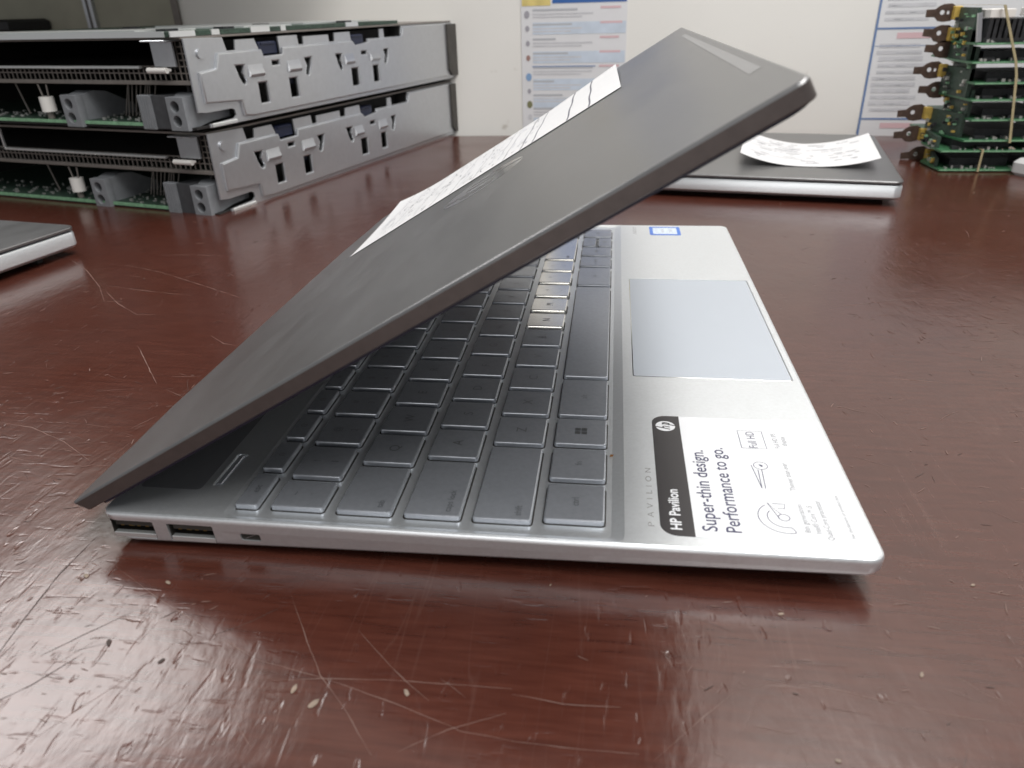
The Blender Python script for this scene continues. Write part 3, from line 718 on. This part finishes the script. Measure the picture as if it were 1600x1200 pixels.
def slip_line(s0, s1, w_, th):
    vs = []
    for i in range(7):
        s = s0 + (s1 - s0) * i / 6
        vs += [slip(s, w_ - th / 2) + Vector((0, 0, .2)), slip(s, w_ + th / 2) + Vector((0, 0, .2))]
    q.add(vs, [(2 * i, 2 * i + 2, 2 * i + 3, 2 * i + 1) for i in range(6)])
for k in range(70):
    s = rnd.uniform(-44, 38); slip_line(s, s + rnd.uniform(2, 9), rnd.choice((14, 22, 34, 44, 50, 62, 70, 84, 92)) + rnd.uniform(-1, 1), rnd.uniform(.8, 1.8))
for w_ in (28, 56, 77): slip_line(-46, -2, w_, .6)
q.build('printing', pt2, smooth=False)

# ------------------------------------------------------------------ stacked metal trays (left background)
RZ = math.radians(75.667); UO = (-149.93, 367.55, 0.0)
XZ = Matrix(((1, 0, 0, 0), (0, 0, -1, 0), (0, 1, 0, 0), (0, 0, 0, 1)))      # sheet XY -> tray XZ, thickness along y
YZ = Matrix(((0, 0, -1, 0), (1, 0, 0, 0), (0, 1, 0, 0), (0, 0, 0, 1)))      # sheet XY -> tray YZ
def mesh_add(mb, me, M): mb.mesh(me, M); bpy.data.meshes.remove(me)
HOOKS = []
def hook(s, dirn=1):
    return [(s, 39.3), (s + 13 * dirn, 38.9), (s + 10 * dirn, 32.5), (s + 13 * dirn, 26.5), (s + 10 * dirn, 23.8), (s + 6.5 * dirn, 24.6), (s + 3 * dirn, 31)]
def rect(a, b_, c_, d_): return [(a, c_), (b_, c_), (b_, d_), (a, d_)]
HOLES = [hook(45.6), rect(68.5, 81, 9, 25.5), rect(88.5, 99.6, 34.6, 39.5), rect(106.8, 119.5, 9.2, 25.5), hook(143, -1),
         hook(175.7), rect(198.7, 212.5, 9.4, 26), rect(218, 229.7, 34.6, 39.4), rect(236, 248.6, 9.6, 26), hook(270.4, -1)]
def tray_unit():
    t = thing('server_tray', 'lower of the two stacked open metal server trays, resting on the table', 'server tray', UO, RZ, 'stacked server trays')
    out = [(3.6, 58), (3.9, 11), (12, 10), (38, 10), (41, 8.6), (41.6, 5), (38.5, 2.8), (13, 1.8), (13, -.4), (428, -.4), (428, 57), (301, 57), (298.5, 52), (298, 48), (266, 48), (265, 55.5), (258, 55.5), (257.5, 48), (235, 48.2), (234, 45), (211, 43),
           (207, 48.2), (206, 55), (182, 55), (181, 48.3), (172.5, 48.3), (172, 54), (136.5, 54), (136, 48.3), (129, 48.3), (128, 55.4), (103.5, 55.4), (104.5, 42), (80.5, 42), (78, 49), (75, 55), (54, 55), (52.6, 48.3), (43.4, 48.3), (41, 57.2)]
    m_ = MB(); mesh_add(m_, sheet_mesh(out, HOLES, 1.4, .15), Matrix.Translation((0, .9, 0)) @ XZ)
    boss = [(11.5, 35.3), (28.3, 36.8), (32.5, 46.4), (78.5, 46.5), (80.4, 41.6), (104.7, 41.8), (106, 46.5), (206, 46.6), (210.5, 42.8), (234.2, 44.8), (236, 46.7), (296, 47), (299.5, 50), (301.5, 55.4), (399, 55.6), (401, 4), (60, 3.2), (50, 4.4), (48.6, 15), (12, 17.2)]
    mesh_add(m_, sheet_mesh(boss, HOLES, 2.8, 1.15), Matrix.Translation((0, -.6, 0)) @ XZ)
    sp = m_.build('side_panel', t, 'galv', ang=30)
    for s, x1 in ((60, 77.5), (107.5, 125), (190, 205), (233, 249.5)):   # pressed louvres over the slots
        lv = MB(); lv.loft([[(s, -1.8, 38.5), (x1, -1.8, 38.5), (x1, -1.7, 28.8), (s, -1.7, 28.8)], [(s + .3, -2.2, 37.0), (x1 - .3, -2.2, 37.0), (x1 - .3, -3.4, 29.6), (s + .3, -3.4, 29.6)], [(s + .6, -2.4, 35.0), (x1 - .6, -2.4, 35.0), (x1 - .6, -4.0, 31.2), (s + .6, -4.0, 31.2)]]); lv.build('louvre', t, 'galv')
    MB().box(13.5, 40, -1.5, .2, -.4, 2.3, bev=.5).build('bottom_lip', t, 'galv_edge')
    for s in (81, 208.5): MB().box(s, s + 22, 2.2, 12, 43, 52.5, bev=1).box(s + 3, s + 20, 1.7, 3, 50, 52, bev=.4).build('clip', t, 'clip_blue')
    MB().box(107, 119, 3, 8, 20, 24).build('clip', t, 'clip_blue')
    ea = MB(); mesh_add(ea, sheet_mesh([(397, 55.5), (426, 55.5), (430, 18), (433.5, 11), (431, 5), (424, 3), (404, 3.5), (398, 9)], [], 3.2, .5), Matrix.Translation((0, -2.7, 0)) @ XZ)
    ea.cyl((430, -3.5, 19), (430, -3, 19), 2.2, 12); ea.build('rack_ear', t, 'dark_steel')
    sc_ = MB().cyl((16, .1, 48), (16, -1.0, 48), 3.2, 16); sc_.build('screw', t, 'galv')
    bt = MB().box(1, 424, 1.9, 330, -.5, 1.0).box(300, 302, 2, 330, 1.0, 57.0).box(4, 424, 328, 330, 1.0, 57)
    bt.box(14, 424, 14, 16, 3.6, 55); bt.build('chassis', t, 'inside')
    tp_ = MB().box(3, 424, 1.8, 330, 57.6, 59.0); tp_.build('top_plate', t, 'rail')
    bd = MB().mat('pcb_edge').box(.5, 290, 24, 326, 1.2, 3.4)
    bd.mat('floor_board').add([(2, 25, 3.45), (290, 25, 3.45), (290, 325, 3.45), (2, 325, 3.45)], [(0, 1, 2, 3)])
    bd.mat('solder')
    for k in range(150):
        x = rnd.uniform(3, 40); y = rnd.uniform(30, 300); a = rnd.uniform(.6, 1.8); bd.box(x, x + a, y, y + a * 1.5, 3.4, 3.4 + rnd.uniform(.5, 2))
    bd.build('circuit_board', t, smooth=False)
    # mid shelf
    sh = MB().mat('rail').box(5, 9, -.5 + 3, 328, 28.6, 31.4, bev=.4)
    sh.build('shelf_rail', t)
    ms = MB()
    z_ = 31.4
    for k in range(68): ms.box(8.2, 8.9, 3 + k * 4.8, 3.9 + k * 4.8, 31.3, 41.0)
    for k in range(2): ms.box(8.3, 8.8, 3, 327, 35.6 + 4.4 * k, 36.4 + 4.4 * k)
    for k in range(3): ms.box(8.2, 8.9, 3 + k * 4.8, 3.9 + k * 4.8, 41.0, 56)
    for k in range(4): ms.box(8.3, 8.8, 3, 13.5, 44 + 4.2 * k, 44.8 + 4.2 * k)
    ms.build('mesh_grille', t, 'rail', smooth=False)
    ed = MB().box(2.5, 5.2, 44, 218, 39.2, 41.2, bev=.5)
    ed.box(2.5, 4, 216.5, 218, 41, 56, bev=.3); ed.build('shelf_edge', t, 'galv_edge')
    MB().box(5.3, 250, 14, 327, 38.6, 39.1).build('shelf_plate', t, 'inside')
    la = MB().box(2.2, 3.6, 10, 29, 40.5, 57.4, bev=.3).box(-6, 14, 8, 29, 56.4, 57.5, bev=.3); la.build('latch_plate', t, 'galv')
    la = MB().cyl((-2.5, 14, 38.6), (-2.5, 31, 38.6), 1.9, 14).box(-2, 2.4, 15, 27, 37.6, 39.5, bev=.4); la.build('latch_bar', t, 'nylon')
    # connector blocks with two round sockets
    circ = lambda cx_, cz_, r_: [(cx_ + r_ * math.cos(i * math.pi / 10), cz_ + r_ * math.sin(i * math.pi / 10)) for i in range(20)]
    for y0, dep in ((108.5, 26), (6.5, 22)):
        w_ = 15.0
        cb = MB().mat('conn'); mesh_add(cb, sheet_mesh(rect(y0, y0 + w_, -.6, 21.2), [circ(y0 + w_ * .55, 15.2, 4.1), circ(y0 + w_ * .55, 5.6, 4.1)], 7, .3), Matrix.Translation((1.0, 0, 0)) @ YZ)
        cb.loft([[(4.6, y0, -.4), (4.6, y0 + w_, -.4), (4.6, y0 + w_, 21), (4.6, y0, 21)], [(dep * .5, y0 - 1, 1.5), (dep * .5, y0 + w_, 1.5), (dep * .5, y0 + w_, 23.5), (dep * .5, y0 - 1, 23.5)], [(dep, y0, 3), (dep, y0 + w_, 3), (dep, y0 + w_, 22), (dep, y0, 22)], [(dep * 2, y0 + 2, 3.4), (dep * 2, y0 + w_ - 2, 3.4), (dep * 2, y0 + w_ - 2, 10), (dep * 2, y0 + 2, 10)]])
        cb.mat('hole'); cb.box(4.55, 4.59, y0 + 1, y0 + w_ - 1, 0, 20.8)
        cb.build('connector', t)
    cb = MB().mat('conn').box(-2, 3, 36.5, 48, -.8, 22.5, bev=.4)
    for k in range(4): cb.box(-2.4, -1.9, 38 + k * 2.4, 39.2 + k * 2.4, 0, 22)
    cb.mat('conn_dark').box(-.5, 30, 23, 36.5, -.4, 22.3, bev=.4); cb.build('power_connector', t)
    pg = MB().mat('nylon').cyl((6, 149, 8.5), (6, 149, 19.2), 5.2, 20)
    pg.mat('rail').cyl((6, 152, 19), (6, 154, 28), .6, 6).cyl((6, 146, 19), (6, 145, 28), .6, 6).cyl((6, 149, 3.4), (6, 149, 8.5), 2.5, 10); pg.build('capacitor', t)
    for k in range(9): MB().cyl((30, 70 + k * 3.5, 3.4), (34, 66 + k * 3.5 + rnd.uniform(-3, 3), 28), .5, 6).build('wire', t, 'rail')
    MB().cyl((20, 190, 4), (22, 200, 28), .7, 6).build('wire', t, 'rail')
    return t
tr = tray_unit()
tr2 = copy_tree(tr)
off = Vector((-8.36, -3.73, 0)); rotm = Matrix.Rotation(RZ, 3, 'Z'); wo = rotm @ off
tr2.location = (Vector(UO) + wo + Vector((0, 0, 63.0))) * MM
tr2['label'] = 'upper of the two stacked metal server trays, a green circuit board lying on its top'

# thin board with metal trim lying on the upper tray
bp_ = tr2.location / MM + Vector((0, 0, 59.0))
bo = thing('circuit_board', 'flat green circuit board with silver trim on top of the upper server tray', 'circuit board', bp_, RZ)
m_ = MB().box(-4, 300, 3.2, 328, .3, 3.2); m_.build('board', bo, 'floor_board')
m_ = MB()
for a_, b_ in ((8, 328), ): m_.box(-5, -4.1, a_, b_, .2, 3.8)
for a_, b_ in ((-5, 18), (34, 42), (76, 98), (112, 118), (205, 225)): m_.box(a_, b_, 2.2, 3.1, .2, 3.8)
for a_, b_, c_, d_ in ((2, 60, 40, 300), (90, 150, 20, 120), (180, 290, 30, 200)): m_.box(a_, b_, c_, d_, 3.2, 4.4)
m_.build('metal_trim', bo, 'galv_edge')
for x, y in ((20, 30), (60, 14), (70, 120), (160, 60), (230, 20), (150, 200)): MB().box(x, x + 12, y, y + 9, 3.2, 4.8).build('chip', bo, 'chip')

# ------------------------------------------------------------------ stack of expansion cards (right background)
CARDS = [(1.6, 417, 421, 4.8), (17.0, 415, 412, 22.8), (25.4, 431, 412, 41.0), (41.6, 433, 424, 59.8), (57.0, 429, 417, 76.0), (69.8, 429, 424, 92.4), (85.4, 423, 418, 104.6), (99.0, 423, 418, 120.8)]
HOW = ('bottom card of the stack of green expansion cards, on the table', 'second card from the bottom of the green card stack', 'third card from the bottom of the green card stack',
       'fourth card from the bottom of the green card stack', 'fourth card from the top of the green card stack', 'third card from the top of the green card stack', 'second card from the top of the green card stack', 'top card of the green card stack, with ribbed heat sink and white labels')
for k, (z, xf, xt, zt) in enumerate(CARDS):
    c = thing('expansion_card', HOW[k], 'circuit card', (xf, 530, z), 0, 'stacked green expansion cards')
    dx = xt - xf; dz = zt - z
    m_ = MB().mat('pcb').prism([(0, 0), (190, 0), (190, 95), (dx + 8, 95), (dx + 8, 60), (min(dx + 12, -1), 40)], -.8, .8); m_.build('board', c)
    m_ = MB().mat('solder')
    for j in range(26):
        x = rnd.uniform(4, 150); m_.box(x, x + rnd.uniform(.8, 2.2), rnd.uniform(1, 4), rnd.uniform(4.5, 6), .8, .8 + rnd.uniform(.6, 2.6))
    m_.build('solder_joint', c, smooth=False)
    m_ = MB().mat('pcb_edge').box(.5, 188, -.35, -.02, -.5, .5); m_.build('board_rim', c)
    m_ = MB().mat('chip')
    h_ = 6.5 if k < 7 else 4
    m_.box(14, 60, 16, 60, .8, .8 + h_).box(70, 150, 12, 70, .8, 1.2 + h_).box(10, 18, 4, 9, .8, 3.5).box(30, 40, 5, 10, .8, 3.2)
    m_.build('chip', c)
    # side riser board with bracket tab
    m_ = MB().mat('floor_board').prism([(dx + 8, 58), (dx + 11, 57), (3, 12), (0, 12)], .9, max(6, dz + 4)); m_.build('edge_board', c)
    m_ = MB().mat('solder')
    for j in range(16):
        f_ = rnd.uniform(.05, .9); x = 1.5 + (dx + 6) * f_ - 2; y = 12 + 44 * f_; zt_ = rnd.uniform(1, max(5, dz)); m_.mat(rnd.choice(('solder', 'pcb_edge', 'chip', 'yellow'))).box(x - 1.6, x + .8, y - 1, y + rnd.uniform(.6, 2), zt_, zt_ + rnd.uniform(.8, 3))
    m_.build('edge_component', c, smooth=False)
    m_ = MB(); tab = [(-19, -3.2), (-11, -3.6), (-7.5, -7.2), (-3, -8.2), (4, -7.6), (6, -5), (6, 6), (3, 8), (-4, 7.8), (-8, 6.2), (-11, 3.6), (-19, 3.4)]
    holes = [[(-4.6 + 2.3 * math.cos(i * math.pi / 7), .4 + 2.3 * math.sin(i * math.pi / 7)) for i in range(14)]]
    if k in (4, 7): holes.append(rect(-.5, 2, -1.5, 1.5))
    mesh_add(m_, sheet_mesh(tab, holes, 1.0, .1), Matrix.Translation((dx - 1 + rnd.uniform(-1, 2), 58, dz)) @ XZ @ Matrix.Rotation(rnd.uniform(-.12, .12), 4, 'Z') @ Matrix.Diagonal((.88, .85, 1, 1))); m_.build('bracket', c, 'copper')
    m_ = MB().box(dx + 3.5, dx + 9.5, 52, 57.4, dz - 5.5, dz + 5, bev=.6); m_.build('socket', c, 'yellow')
    if k == 7:
        m_ = MB().mat('chip')
        for j in range(40): m_.box(7 + j * 4.2, 9.6 + j * 4.2, 2, 48, 2, 17.5)
        m_.box(6, 175, 2.2, 48, 1, 4); m_.build('heat_sink', c)
        m_ = MB().mat('nylon').box(6, 24, 1.2, 30, 18.5, 24.5, bev=.3).box(40, 90, 1.2, 30, 19, 24.8, bev=.3); m_.build('label_block', c)
        m_ = MB().mat('galv').prism([(1.0, 4), (4.0, 4), (4.0, 1.5), (1.0, 1.5)], 1, 22, Matrix.Rotation(-.18, 4, 'Y')); m_.build('metal_edge', c)
def band(name, label, x_of_z, z0, z1, w_):
    m_ = MB(); ring = []
    pts = [(z0 + (z1 - z0) * i / 10, 527.6) for i in range(11)] + [(z1 + .2, 527.6 + 98 * i / 4) for i in range(5)] + [(z1 - (z1 - z0) * i / 10, 626.4) for i in range(11)] + [(z0 - .2, 626.4 - 98 * i / 4) for i in range(5)]
    vs = []; n_ = len(pts)
    cz, cyy = (z0 + z1) / 2, 577
    for z, y in pts:
        x = x_of_z(z)
        oz = .5 if z > cz else -.5; oy = .5 if y > cyy else -.5
        vs += [(x - w_ / 2, y, z), (x + w_ / 2, y, z), (x + w_ / 2, y + oy * 1.4, z + oz * .4), (x - w_ / 2, y + oy * 1.4, z + oz * .4)]
    fs = []
    for i in range(n_):
        j = (i + 1) % n_
        for a_ in range(4): b_ = (a_ + 1) % 4; fs.append((4 * i + a_, 4 * i + b_, 4 * j + b_, 4 * j + a_))
    m_.add(vs, fs); o = m_.build(name, None, 'band'); tag(o, label, 'rubber band', 'rubber bands round the card stack'); return o
band('rubber_band', 'long beige rubber band round the upper green cards', lambda z: 466 + (z - 25) * (-9 / 54) if z < 80 else 457 + (z - 80) * (-21 / 46), 24.4, 126.0, 1.9)
band('rubber_band', 'short beige rubber band round the two lowest green cards', lambda z: 447, 1.0, 18.2, 1.6)

# pale object cut off by the right edge
tl = thing('tool_handle', 'pale grey plastic object with an orange patch at the right edge of the photo', 'tool', (480, 519, 0), math.radians(-62))
m_ = MB().loft([[(x, y, z) for x, y in rr(-8 + i, 70, -9 + i, 9 - i, 5, 5)] for i, z in ((2, 0), (0, 2.5), (0, 10), (2.5, 13))]); m_.build('body', tl, 'tool')
m_ = MB().prism(rr(0, 40, -5, 5, 3), 13, 14.2); m_.build('orange_patch', tl, 'orange')

# ------------------------------------------------------------------ wall: posters, partition, shade shelf
po1 = wall_thing('poster', 'price list poster with pale blue rows and small round pictures on the wall', 'poster', 65, 4)
m_ = MB().prism([(0, 2), (8, 0), (118, 2), (116, 215), (0, 215)], 0, .6, Matrix(((1, 0, 0, 0), (0, 0, -1, -.4), (0, 1, 0, 0), (0, 0, 0, 1)))); m_.build('sheet', po1, 'poster')
FL = Matrix(((1, 0, 0, 0), (0, 0, -1, -1.2), (0, 1, 0, 0), (0, 0, 0, 1)))
m_ = MB()
def fr(a_, b_, c_, d_, z=0.0): m_.add([(a_, c_, z), (b_, c_, z), (b_, d_, z), (a_, d_, z)], [(0, 1, 2, 3)], FL)
for k, zr in enumerate((114, 84.5, 56, 36, 14)):
    m_.mat('poster_blue'); fr(13, 116, zr - 12, zr, 0)
    m_.mat('poster_rowgrey')
for k in range(10):
    zr = 127.5 - k * 14.6
    m_.mat('poster_text'); x = 13; L_ = (50, 44, 26, 40, 68, 24, 34, 36, 20, 30)[k]
    fr(x, x + L_, zr - 2.2, zr - .2, .05)
    m_.mat('poster_red'); fr(88, 88 + (22, 24, 21, 23, 22, 24, 20, 22, 22, 22)[k], zr - 1.0, zr + 1.2, .05)
    m_.mat('poster_rowgrey')
    for j in range(2): fr(13, 80 - 12 * (j + k % 2), zr - 5.8 - 3 * j, zr - 4.4 - 3 * j, .05)
m_.mat('poster_line'); fr(12, 84, 68.6, 69.6, .06)
m_.mat('poster_navy'); fr(35, 116, 132.5, 200, .07)
m_.mat('poster_yellow'); fr(1, 33, 130.5, 160, .07)
for k, (zr, col) in enumerate(((122, 'icon_grey'), (108, 'icon_grey'), (93, 'icon_grey'), (78, 'icon_brown'), (58, 'icon_blue'), (43, 'icon_grey'), (28.5, 'icon_green'), (15, 'poster_rowgrey'))):
    m_.mat(col); r_ = (3.8, 3, 2.8, 3, 4.2, 2.6, 4, 3)[k]
    m_.add([(6.5 + k * .35 + r_ * .8 * math.cos(i * math.pi / 10), zr + r_ * math.sin(i * math.pi / 10), .08) for i in range(20)], [tuple(range(20))], FL)
m_.build('printing', po1, smooth=False)

po2 = wall_thing('wall_chart', 'text chart with blue border lines on the wall behind the green cards', 'chart', 434.5, 0)
m_ = MB().prism([(0, 0), (170, 0), (170, 260), (0, 260)], 0, .6, Matrix(((1, 0, 0, 0), (0, 0, -1, -.4), (0, 1, 0, 0), (0, 0, 0, 1)))); m_.build('sheet', po2, 'poster')
m_ = MB().mat('poster_line'); fr(0, 2.2, 0, 260, .02)
for z in (17.5, 105, 192): fr(2.2, 170, z - .9, z + .9, .02)
m_.mat('poster_red')
for z in (98, 10.5, 185): fr(22, 54, z - 2.5, z + 3.0, .03)
for z0 in (-64, 23, 110):
    for k in range(11):
        z = z0 + k * 6.2 + 2
        if z < 1: continue
        m_.mat('poster_rowgrey'); a_ = 5 + rnd.uniform(0, 5); fr(a_, 52 + rnd.uniform(-8, 3), z, z + rnd.uniform(2.2, 4.6), .02)
        m_.mat('poster_text')
        for j in range(3): x = rnd.uniform(6, 40); fr(x, x + rnd.uniform(4, 12), z + .8, z + 1.6, .04)
m_.mat('poster_line'); fr(2.2, 54, 88.5, 89.0, .03)
m_.build('printing', po2, smooth=False)

# olive-grey partition panel left of the wall, upright, and shelf added for shade above
pa = wall_thing('partition_panel', 'olive grey partition panel in shade behind the stacked trays', 'panel', -361, 0)
m_ = MB().box(-1100, 0, -2, 30, -300, 1600); m_.build('panel_board', pa, 'panel')
m_ = MB().box(-3, 5, -6, -2.2, -300, 900, bev=.5); m_.build('edge_trim', pa, 'rail')
up = wall_thing('shelf_upright', 'slotted pale metal shelf upright on the olive panel', 'upright', -484, 0)
m_ = MB().box(0, 4.2, -8, -2.1, -250, 800, bev=.5).box(8, 12.5, -8, -2.1, -250, 800, bev=.5); m_.build('rail', up, 'galv')
m_ = MB().box(4.2, 8, -5, -2.1, -250, 800); m_.build('channel', up, 'rail')
bx = wall_thing('storage_box', 'dark box behind the stacked trays near the olive panel', 'box', -640, 0)
m_ = MB().box(0, 98, -70, -8, 0, 130, bev=3); m_.build('body', bx, 'dark_steel')
m_ = MB().box(-2, 100, -72, -6, 122, 136, bev=3); m_.build('lid', bx, 'black')
sf = wall_thing('shade_shelf', 'unseen wooden shelf added to shade the wall above the stacked trays', 'shelf', -880, 330)  # out-of-view board added to darken the upper left wall
m_ = MB().box(0, 815, -300, -7, 0, 20, bev=1); m_.build('board', sf, 'shelf')
